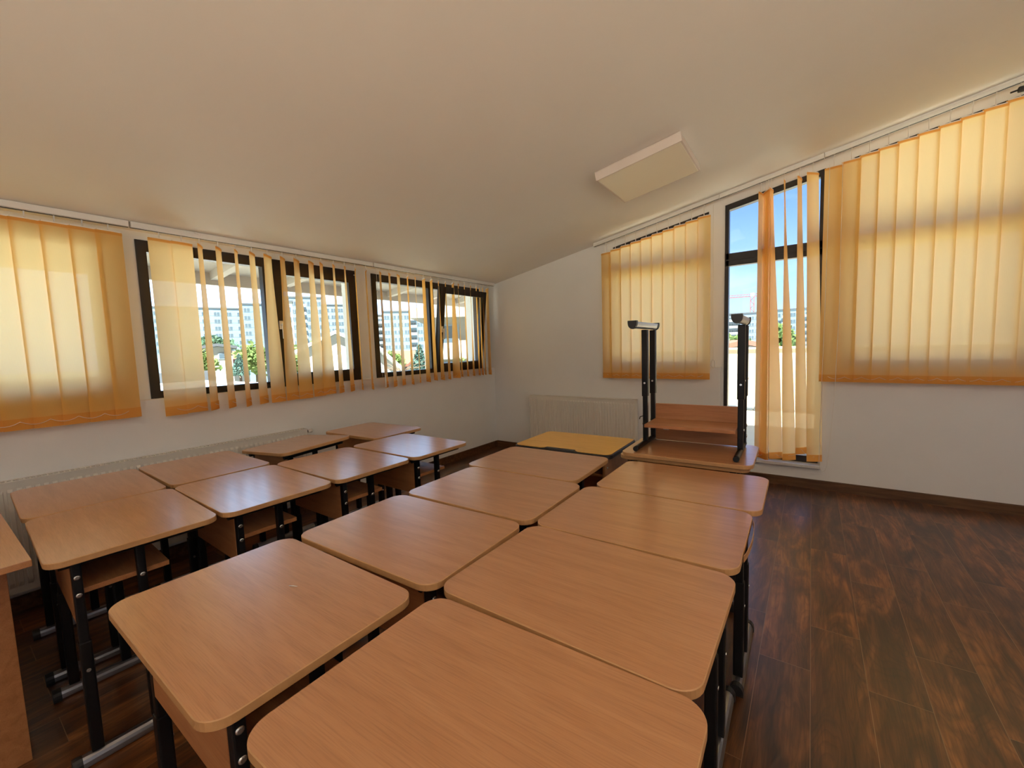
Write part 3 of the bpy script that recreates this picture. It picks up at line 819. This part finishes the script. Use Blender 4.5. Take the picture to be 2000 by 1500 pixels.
# gable-ended table at the left edge
tb = empty('side_table', (1.569, -4.511, 0), R(0.6))
tag(tb, 'beech table with a full-height end panel, cut off by the left edge of the photo', 'table')
mb = MB(); mb.box((-1.15, -0.58, 0.733), (0, 0, 0.755), bevel=0.002); mb.build('tabletop', M['beech'], tb)
for x in (-0.16, -1.0):
    mb = MB(); mb.box((x - 0.018, -0.54, 0.0), (x, -0.045, 0.733), bevel=0.0015); mb.build('end_panel', M['panel'], tb)
mb = MB(); mb.box((-1.0, -0.5, 0.35), (-0.178, -0.482, 0.733), bevel=0.0015); mb.build('front_panel', M['panel'], tb)

mb = MB(); mb.tube([(-0.011, -0.0045, 0.0012), (0, 0, 0.0022), (0.012, 0.006, 0.0014)], [0.0006, 0.0011, 0.0005], 6)
sp_ = mb.build('wood_splinter', M['white'], None, (2.47, -4.13, 0.7551)); tag(sp_, 'tiny pale straw splinter lying on the foreground desk', 'splinter')

# ------------------------------------------------------------------ outside: roofs, terrace, town
M['render'] = simple('cream_render', (0.56, 0.50, 0.39), 0.85, noise=0.04, nscale=2)
M['terrace'] = simple('bounce_screed', (0.90, 0.71, 0.55), 0.9, noise=0.05, nscale=3)  # for the added bounce surface, toned to warm the light indoors
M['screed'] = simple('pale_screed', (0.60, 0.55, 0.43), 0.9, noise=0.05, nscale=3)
M['roofwhite'] = simple('white_roof', (0.75, 0.75, 0.73), 0.8, noise=0.04, nscale=2)
M['soffit'] = simple('soffit_board', (0.50, 0.45, 0.40), 0.8, noise=0.06, nscale=6)
M['parapet'] = simple('grey_parapet', (0.075, 0.09, 0.11), 0.85, noise=0.04, nscale=3)
M['redtile'] = simple('red_tile', (0.26, 0.11, 0.075), 0.8, noise=0.12, nscale=8)
M['ground'] = simple('town_ground', (0.42, 0.45, 0.38), 0.95, noise=0.2, nscale=0.05)
M['hazewall'] = simple('haze_blue_panel_wall', (0.16, 0.245, 0.33), 0.9, noise=0.05, nscale=0.4)  # distance haze is put into this wall colour
M['hazewall2'] = simple('haze_grey_panel_wall', (0.14, 0.22, 0.31), 0.9, noise=0.05, nscale=0.4)  # greyer blue, with the distance haze mixed in too
M['greywall'] = simple('grey_panel_wall', (0.14, 0.18, 0.25), 0.9, noise=0.05, nscale=0.4)
M['whitewall'] = simple('white_render', (0.33, 0.35, 0.36), 0.9, noise=0.03, nscale=0.6)
M['beigewall'] = simple('beige_render', (0.30, 0.29, 0.26), 0.9, noise=0.03, nscale=0.6)
M['winframe'] = simple('far_window_frame', (0.22, 0.29, 0.36), 0.6)
M['winpale'] = simple('far_window_frame_white', (0.36, 0.38, 0.40), 0.6)
M['windark'] = simple('far_window_glass', (0.07, 0.11, 0.15), 0.3)
M['crane'] = simple('crane_paint', (0.24, 0.045, 0.03), 0.6)
M['bark'] = simple('bark', (0.20, 0.15, 0.11), 0.9, noise=0.2, nscale=10)
M['leaf'] = leaf_mat('leaf_green', (0.11, 0.19, 0.06), (0.21, 0.29, 0.12))
M['leafdark'] = leaf_mat('leaf_dark', (0.06, 0.14, 0.10), (0.14, 0.24, 0.16))
M['fir'] = leaf_mat('fir_needles', (0.07, 0.15, 0.14), (0.14, 0.23, 0.21))

mb = MB(); mb.box((-700, -300, -9.3), (500, 700, -9.0)); struct(mb, 'ground', M['ground'])
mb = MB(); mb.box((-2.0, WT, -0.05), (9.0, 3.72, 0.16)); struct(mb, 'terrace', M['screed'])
mb = MB(); mb.box((XR + 0.2, -22, -0.05), (24, WT, 0.10)); mb.box((-0.3, -22, -0.05), (XR + 0.2, YB - 0.2, 0.10)); struct(mb, 'terrace_bounce', M['terrace'])  # unseen sunlit surface, added to bounce warm light onto the ceiling
mb = MB(); mb.box((-2.0, 3.72, -0.05), (9.0, 3.92, 1.22)); mb.box((-2.0, 3.69, 1.22), (9.0, 3.95, 1.25)); struct(mb, 'terrace_wall', M['render'])
mb = MB()
for k in range(46):
    x = -1.6 + 0.21 * k + random.uniform(-0.05, 0.05); h_ = random.uniform(0.03, 0.09)
    mb.box((x, 3.60, 0.16), (x + random.uniform(0.08, 0.2), 3.71, 0.16 + h_), bevel=0.012)
struct(mb, 'terrace_edging', M['parapet'])

# eaves over the left-wall windows
e_ = empty('roof_eaves', (0, 0, 0)); e_['kind'] = 'structure'
mb = MB(); mb.poly([(-1.05, -7, cz(-1.05) + 0.13), (-WT, -7, cz(-WT) + 0.10), (-WT, -7, cz(-WT) + 0.26), (-1.05, -7, cz(-1.05) + 0.26)], (0, 8.2, 0)); mb.build('soffit', M['soffit'], e_)
mb = MB(); mb.box((-1.07, -7, cz(-1.05) + 0.02), (-1.03, 1.2, cz(-1.05) + 0.28)); mb.build('fascia', M['soffit'], e_)
for k in range(11):
    y = -6.4 + 0.68 * k
    mb = MB(); mb.poly([(-1.03, y, cz(-1.03) + 0.06), (-WT, y, cz(-WT) + 0.0), (-WT, y, cz(-WT) + 0.12), (-1.03, y, cz(-1.03) + 0.14)], (0, 0.07, 0)); mb.build('rafter', M['soffit'], e_)

# unseen roof overhang, added to shade the far-wall blinds
e_ = empty('shade_overhang', (0, 0, 0)); e_['kind'] = 'structure'
mb = MB(); mb.poly([(-1.0, WT + 0.06, cz(-1.0) + 0.10), (XR + 0.2, WT + 0.06, cz(XR + 0.2) + 0.10), (XR + 0.2, WT + 0.06, cz(XR + 0.2) + 0.30), (-1.0, WT + 0.06, cz(-1.0) + 0.30)], (0, 0.55, 0)); mb.build('soffit', M['soffit'], e_)

# neighbouring flat roof with a grey parapet
nb = empty('flat_roof', (-9, -2, 0)); tag(nb, 'white flat roof with a grey parapet just beyond the middle left-wall window', 'roof')
mb = MB(); mb.box((-2.3, -8, -9), (2.4, 2.35, 0.72)); mb.build('roof_deck', M['roofwhite'], nb)
mb = MB(); mb.box((-2.6, -8, -9), (-2.3, 2.6, 1.0)); mb.build('parapet', M['parapet'], nb)

def block(label, cat, x, y, yaw, w_, d_, z1, cols, rows, wall, pitch=2.75, ww=1.9, wh=1.45, top=1.1, balc=(), wf='winframe'):
    """Panel-built apartment house; local -y face carries the windows (first row hangs under the roof)."""
    e_ = empty('apartment_block', (x, y, -9), yaw); tag(e_, label, cat)
    hgt = z1 + 9
    mb = MB(); mb.box((-w_ / 2, 0, 0), (w_ / 2, d_, hgt))
    for k in range(rows + 1):
        z = hgt - top - k * pitch + wh / 2 + 0.45
        if k and z > 0.3: mb.box((-w_ / 2 - 0.02, -0.05, z), (w_ / 2 + 0.02, 0, z + 0.12))
    mb.build('walls', M[wall], e_)
    mb = MB(); mb.box((-w_ / 2 - 0.3, -0.3, hgt), (w_ / 2 + 0.3, d_ + 0.3, hgt + 0.45)); mb.build('roof', M['parapet'], e_)
    first = None
    for r_ in range(rows):
        for c_ in range(cols):
            px = -w_ / 2 + (c_ + 0.5) * w_ / cols; pz = hgt - top - 0.9 - r_ * pitch
            if pz - wh / 2 < 0.3: continue
            if first is None:
                mb = MB(); mb.box((-ww / 2, -0.10, -wh / 2), (ww / 2, -0.0, wh / 2)); 
                for q in (-1, 1): mb.box((q * ww * 0.25 - ww * 0.22, -0.13, -wh / 2 + 0.1), (q * ww * 0.25 + ww * 0.22, -0.10, wh / 2 - 0.1), mi=1)
                o_ = mb.build('window', [M[wf], M['windark']], e_); first = o_
            else:
                o_ = first.copy(); C.objects.link(o_); o_.parent = e_
            o_.location = (px, 0, pz)
    bf = None
    for c_ in balc:
        for r_ in range(rows):
            px = -w_ / 2 + (c_ + 0.5) * w_ / cols; pz = hgt - top - 0.9 - r_ * pitch - wh / 2 - 0.5
            if pz < 0.4: continue
            if bf is None:
                mb = MB(); mb.box((-w_ / cols * 0.48, -1.1, -0.1), (w_ / cols * 0.48, 0, 0.0)); mb.box((-w_ / cols * 0.48, -1.1, 0), (w_ / cols * 0.48, -1.0, 0.95)); o_ = mb.build('balcony', M[wf], e_); bf = o_
            else:
                o_ = bf.copy(); C.objects.link(o_); o_.parent = e_
            o_.location = (px, 0, pz)
    return e_
CX, CY, CZ = 3.614, -4.671, 1.386
def at(x, y, k): return (CX + (x - CX) * k, CY + (y - CY) * k)
def yaw_to(x, y): return math.atan2(y - CY, x - CX) - PI / 2
K = 2.3
def zk(z, k=K): return CZ + (z - CZ) * k
def far_block(label, p0, p1, z1, k, *a, **kw):
    (xa, ya), (xb, yb) = at(*p0, k), at(*p1, k)
    mx, my = (xa + xb) / 2, (ya + yb) / 2
    wv = math.hypot(xb - xa, yb - ya)
    return block(label, 'building', mx, my, math.atan2(yb - ya, xb - xa), wv, 11, zk(z1, k), *a, **kw)
far_block('long pale blue apartment house behind the dark trees, left in the middle window', (-74.5, 13.5), (-70.0, 26.3), 8.9, 2.5, 9, 6, 'hazewall')
far_block('pale blue apartment house a step taller, left of the middle window post', (-68.6, 25.2), (-66.6, 30.2), 9.5, 2.3, 4, 6, 'hazewall2')
far_block('narrow white apartment house beside the middle window post', (-50.6, 21.0), (-49.6, 23.2), 8.0, 2.2, 2, 5, 'whitewall')
far_block('tallest blue-grey apartment house in the middle left-wall window', (-59.0, 26.5), (-56.5, 31.3), 9.75, 2.4, 5, 7, 'hazewall2', balc=(2,))
far_block('blue-grey apartment house right of the tallest one, behind the white gabled house', (-58.6, 31.5), (-55.5, 36.6), 8.9, 2.65, 6, 6, 'hazewall')
far_block('white apartment house with balconies at the left of the corner window', (-57.0, 39.3), (-55.5, 41.5), 7.5, 2.45, 3, 5, 'whitewall', balc=(0, 1, 2))
far_block('blue apartment tower in the corner window', (-55.4, 41.5), (-51.2, 46.5), 8.1, 2.2, 6, 7, 'hazewall2', balc=(4,))
far_block('grey apartment house with rows of windows seen through the glazed door', (-7.3, 64.4), (-2.2, 65.1), 5.15, 3.0, 6, 6, 'greywall', balc=(1, 2), wf='winpale')
far_block('pale grey apartment house seen between the twisted door vanes', (-1.6, 65.2), (4.5, 65.2), 5.3, 3.0, 7, 6, 'hazewall', balc=(2, 5))

# nearby houses
def house(label, x, y, yaw, w_, d_, ze, zr, wall, roof, wins=()):
    e_ = empty('house', (x, y, -9), yaw); tag(e_, label, 'building')
    mb = MB(); mb.poly([(-w_ / 2, 0, 0), (w_ / 2, 0, 0), (w_ / 2, 0, ze + 9), (0, 0, zr + 9), (-w_ / 2, 0, ze + 9)], (0, d_, 0)); mb.build('walls', M[wall], e_)
    mb = MB(); o2 = 0.35; th = 0.22; s_ = (zr - ze) / (w_ / 2)
    for q in (-1, 1):
        mb.poly([(0, -o2, zr + 9.02), (q * (w_ / 2 + o2), -o2, ze + 9.02 - s_ * o2), (q * (w_ / 2 + o2), -o2, ze + 9.02 - s_ * o2 + th), (0, -o2, zr + 9.02 + th)], (0, d_ + 2 * o2, 0))
    mb.build('roof', M[roof], e_)
    for (wx, wz, a, b_) in wins:
        mb = MB(); mb.box((wx - a / 2, -0.05, wz + 9 - b_ / 2), (wx + a / 2, 0.02, wz + 9 + b_ / 2)); mb.box((wx - a / 2 + 0.08, -0.07, wz + 9 - b_ / 2 + 0.08), (wx + a / 2 - 0.08, -0.05, wz + 9 + b_ / 2 - 0.08), mi=1); mb.build('window', [M['winframe'], M['windark']], e_)
    return e_
house('white gabled house near the right part of the middle left-wall window', -21.6, 11.2, yaw_to(-21.6, 11.2), 4.4, 7, 1.55, 2.65, 'whitewall', 'roofwhite', [(0.7, 0.75, 0.5, 0.9)])
house('small white flat-fronted house behind the flat roof', -34.2, 9.0, yaw_to(-34.2, 9.0), 1.9, 3, 2.1, 2.25, 'whitewall', 'parapet', [(0.3, 1.5, 0.6, 0.5)])
house('low house with a red tiled roof beyond the flat roof', -38.6, 12.4, yaw_to(-38.6, 12.4) + 1.2, 3.2, 3.2, 0.9, 1.7, 'beigewall', 'redtile')
house('white house with a steep gable in the left pane of the corner window', -14.7, 8.7, yaw_to(-14.7, 8.7) + 0.3, 2.4, 3, 0.68, 1.84, 'whitewall', 'roofwhite', [(0.3, 0.45, 0.4, 0.5)])
house('low white house with a pink roof in the corner window', -24.2, 20.5, yaw_to(-24.2, 20.5) + 1.0, 3.4, 5, 0.3, 1.2, 'whitewall', 'redtile')
house('low house with a red roof beyond the terrace wall, seen through the glazed door', 1.0, 18.0, 0.25, 4.5, 4, 0.62, 1.16, 'beigewall', 'redtile')
# balconied beige house close by the corner window
bh = empty('balcony_house', (-11.0, 13.3, -9), yaw_to(-11.0, 13.3)); tag(bh, 'cream house with balconies and a sloping roof close to the tilted corner window', 'building')
mb = MB(); mb.box((-3.2, 0, 0), (3.2, 7, 12.1)); mb.build('walls', M['beigewall'], bh)
mb = MB(); mb.poly([(-3.8, -0.7, 12.1), (3.8, -0.7, 12.1), (3.8, -0.7, 12.4), (0, -0.7, 13.6), (-3.8, -0.7, 12.5)], (0, 8.2, 0)); mb.build('roof', M['beigewall'], bh)
for z in (9.0, 11.0):
    mb = MB(); mb.box((-2.9, -0.9, z - 1.1), (2.4, 0, z - 1.0)); mb.box((-2.9, -0.9, z - 1.0), (2.4, -0.82, z - 0.25)); mb.build('balcony', M['whitewall'], bh)
    for x in (-1.8, 0.2, 2.4):
        mb = MB(); mb.box((x - 0.5, -0.05, z - 0.95), (x + 0.5, 0.02, z + 0.75)); mb.box((x - 0.42, -0.07, z - 0.87), (x + 0.42, -0.05, z + 0.67), mi=1); mb.build('window', [M['winframe'], M['windark']], bh)

# tower crane
cr = empty('tower_crane', at(-7.45, 104.8, 2.6) + (-9,), 0.1); tag(cr, 'red and white tower crane standing behind the grey apartment house', 'crane')
zt = zk(11.0, 2.6) + 9
mb = MB()
for sx in (-0.9, 0.9):
    for sy in (-0.9, 0.9): mb.box((sx - 0.14, sy - 0.14, 0), (sx + 0.14, sy + 0.14, zt))
n = int(zt / 2.2)
for k in range(n):
    z = k * 2.2; s_ = 1 if k % 2 else -1
    for yy in (-0.9, 0.9): mb.tube([(-0.9 * s_, yy, z), (0.9 * s_, yy, z + 2.2)], 0.1, 4)
mb.build('mast', M['crane'], cr)
mb = MB(); mb.box((-24, -0.5, zt), (9, -0.35, zt + 0.25)); mb.box((-24, 0.35, zt), (9, 0.5, zt + 0.25)); mb.box((-22, -0.12, zt + 1.3), (7, 0.12, zt + 1.5))
for k in range(20): x = -23.5 + k * 1.55; mb.tube([(x, 0.4, zt + 0.1), (x + 0.78, 0, zt + 1.4), (x + 1.55, -0.4, zt + 0.1)], 0.07, 4)
mb.build('jib', M['crane'], cr)
mb = MB(); mb.box((-1, -1, zt), (1, 1, zt + 2.0)); mb.build('cab', M['whitewall'], cr)

# trees
def crown(mb, c, r, n, size, conic=False):
    rnd = random.Random(int(c[0] * 7 + c[1] * 13 + n))
    for _ in range(n):
        if conic:
            h_ = rnd.random() ** 1.6; a = rnd.random() * 2 * PI; rr = r[0] * (1 - h_) * (0.55 + 0.45 * rnd.random())
            p = Vector((c[0] + rr * math.cos(a), c[1] + rr * math.sin(a), c[2] - r[2] + 2 * r[2] * h_ - 0.15 * rr))
        else:
            while True:
                q = Vector((rnd.uniform(-1, 1), rnd.uniform(-1, 1), rnd.uniform(-1, 1)))
                if 0.35 < q.length < 1: break
            k = 0.8 + 0.35 * math.sin(q.x * 5 + c[0]) * math.sin(q.y * 4 + 1) * math.sin(q.z * 5)
            p = Vector(c) + Vector((q.x * r[0], q.y * r[1], q.z * r[2])) * k
        u = Vector((rnd.gauss(0, 1), rnd.gauss(0, 1), rnd.gauss(0, 1))).normalized(); v = u.orthogonal().normalized()
        s_ = size * rnd.uniform(0.6, 1.3)
        f = [mb.b.verts.new(p + u * s_), mb.b.verts.new(p + v * s_ * 0.6), mb.b.verts.new(p - u * s_), mb.b.verts.new(p - v * s_ * 0.6)]
        mb.b.faces.new(f)
def tree(label, x, y, zc, r, mat='leaf', n=700, size=0.3, conic=False, zg=-9.0):
    e_ = empty('fir_tree' if conic else 'leafy_tree', (x, y, zg)); tag(e_, label, 'tree')
    mb = MB(); crown(mb, (0, 0, zc - zg), r, n, size, conic); mb.build('foliage', M[mat], e_)
    mb = MB(); mb.tube([(0, 0, 0), (0.05, 0, (zc - zg) * 0.5), (0, 0, zc - zg)], [0.22, 0.16, 0.05], 7); mb.build('trunk', M['bark'], e_)
tree('light green tree at the left of the middle window, before the white house', -32.4, 7.2, 1.0, (1.3, 1.3, 1.0), n=600, size=0.22)
tree('bright green round tree just left of the middle window post', -31.2, 10.4, 1.2, (1.5, 1.5, 1.3), n=800, size=0.22)
tree('green tree below the blue-grey house, right of the middle window post', -30.0, 12.9, 0.9, (1.3, 1.3, 1.3), n=700, size=0.22)
tree('second green tree right of the middle window post', -32.6, 15.9, 1.0, (1.0, 1.0, 1.5), n=600, size=0.22)
tree('small dark fir before the red tiled roof', -24.3, 6.5, 0.95, (0.55, 0.55, 0.55), 'fir', 420, 0.12, True)
tree('blue-green fir in the corner window', -18.6, 15.6, 0.7, (1.0, 1.0, 1.1), 'fir', 800, 0.16, True)
tree('pale green bush beside the steep gable in the corner window', -21.2, 15.3, 0.72, (1.1, 1.1, 0.75), n=500, size=0.17)
tree('bright green bush low in the tilted corner window', -9.3, 9.6, 0.55, (0.7, 0.7, 0.5), n=400, size=0.10)
tree('wide dark tree before the long pale blue apartment house', *at(-62.3, 18.6, 2.0), zk(3.1, 2.0), (4.5, 6.5, 2.4), 'leafdark', 1500, 0.7)
tree('green tree left of the crane, above the terrace wall', -0.3, 25.0, 0.9, (1.5, 1.5, 0.85), n=800, size=0.2)
tree('green tree above the terrace wall, between the door vanes', 2.2, 25.2, 1.3, (0.9, 0.9, 0.9), n=600, size=0.2)
# bare twigs of a tree close to the corner window
e_ = empty('bare_tree', (-9.8, 6.2, -9)); tag(e_, 'thin leafless branches crossing the corner window', 'tree')
mb = MB(); rnd = random.Random(3)
mb.tube([(0, 0, 0), (0.1, 0.1, 6), (0.2, 0.3, 9.6)], [0.12, 0.08, 0.03], 6)
mb.build('trunk', M['bark'], e_)
mb = MB()
for k in range(34):
    z = rnd.uniform(8.6, 10.4); a = rnd.uniform(0, 2 * PI); l_ = rnd.uniform(0.9, 2.6); p = Vector((0.2, 0.3, min(z, 9.6)))
    pts = [p]
    for j in range(5):
        a += rnd.uniform(-0.35, 0.35); p = p + Vector((math.cos(a) * l_ / 5, math.sin(a) * l_ / 5, rnd.uniform(-0.05, 0.16))); pts.append(p)
    mb.tube(pts, [0.018, 0.014, 0.011, 0.009, 0.007, 0.005], 4)
mb.build('branches', M['bark'], e_)
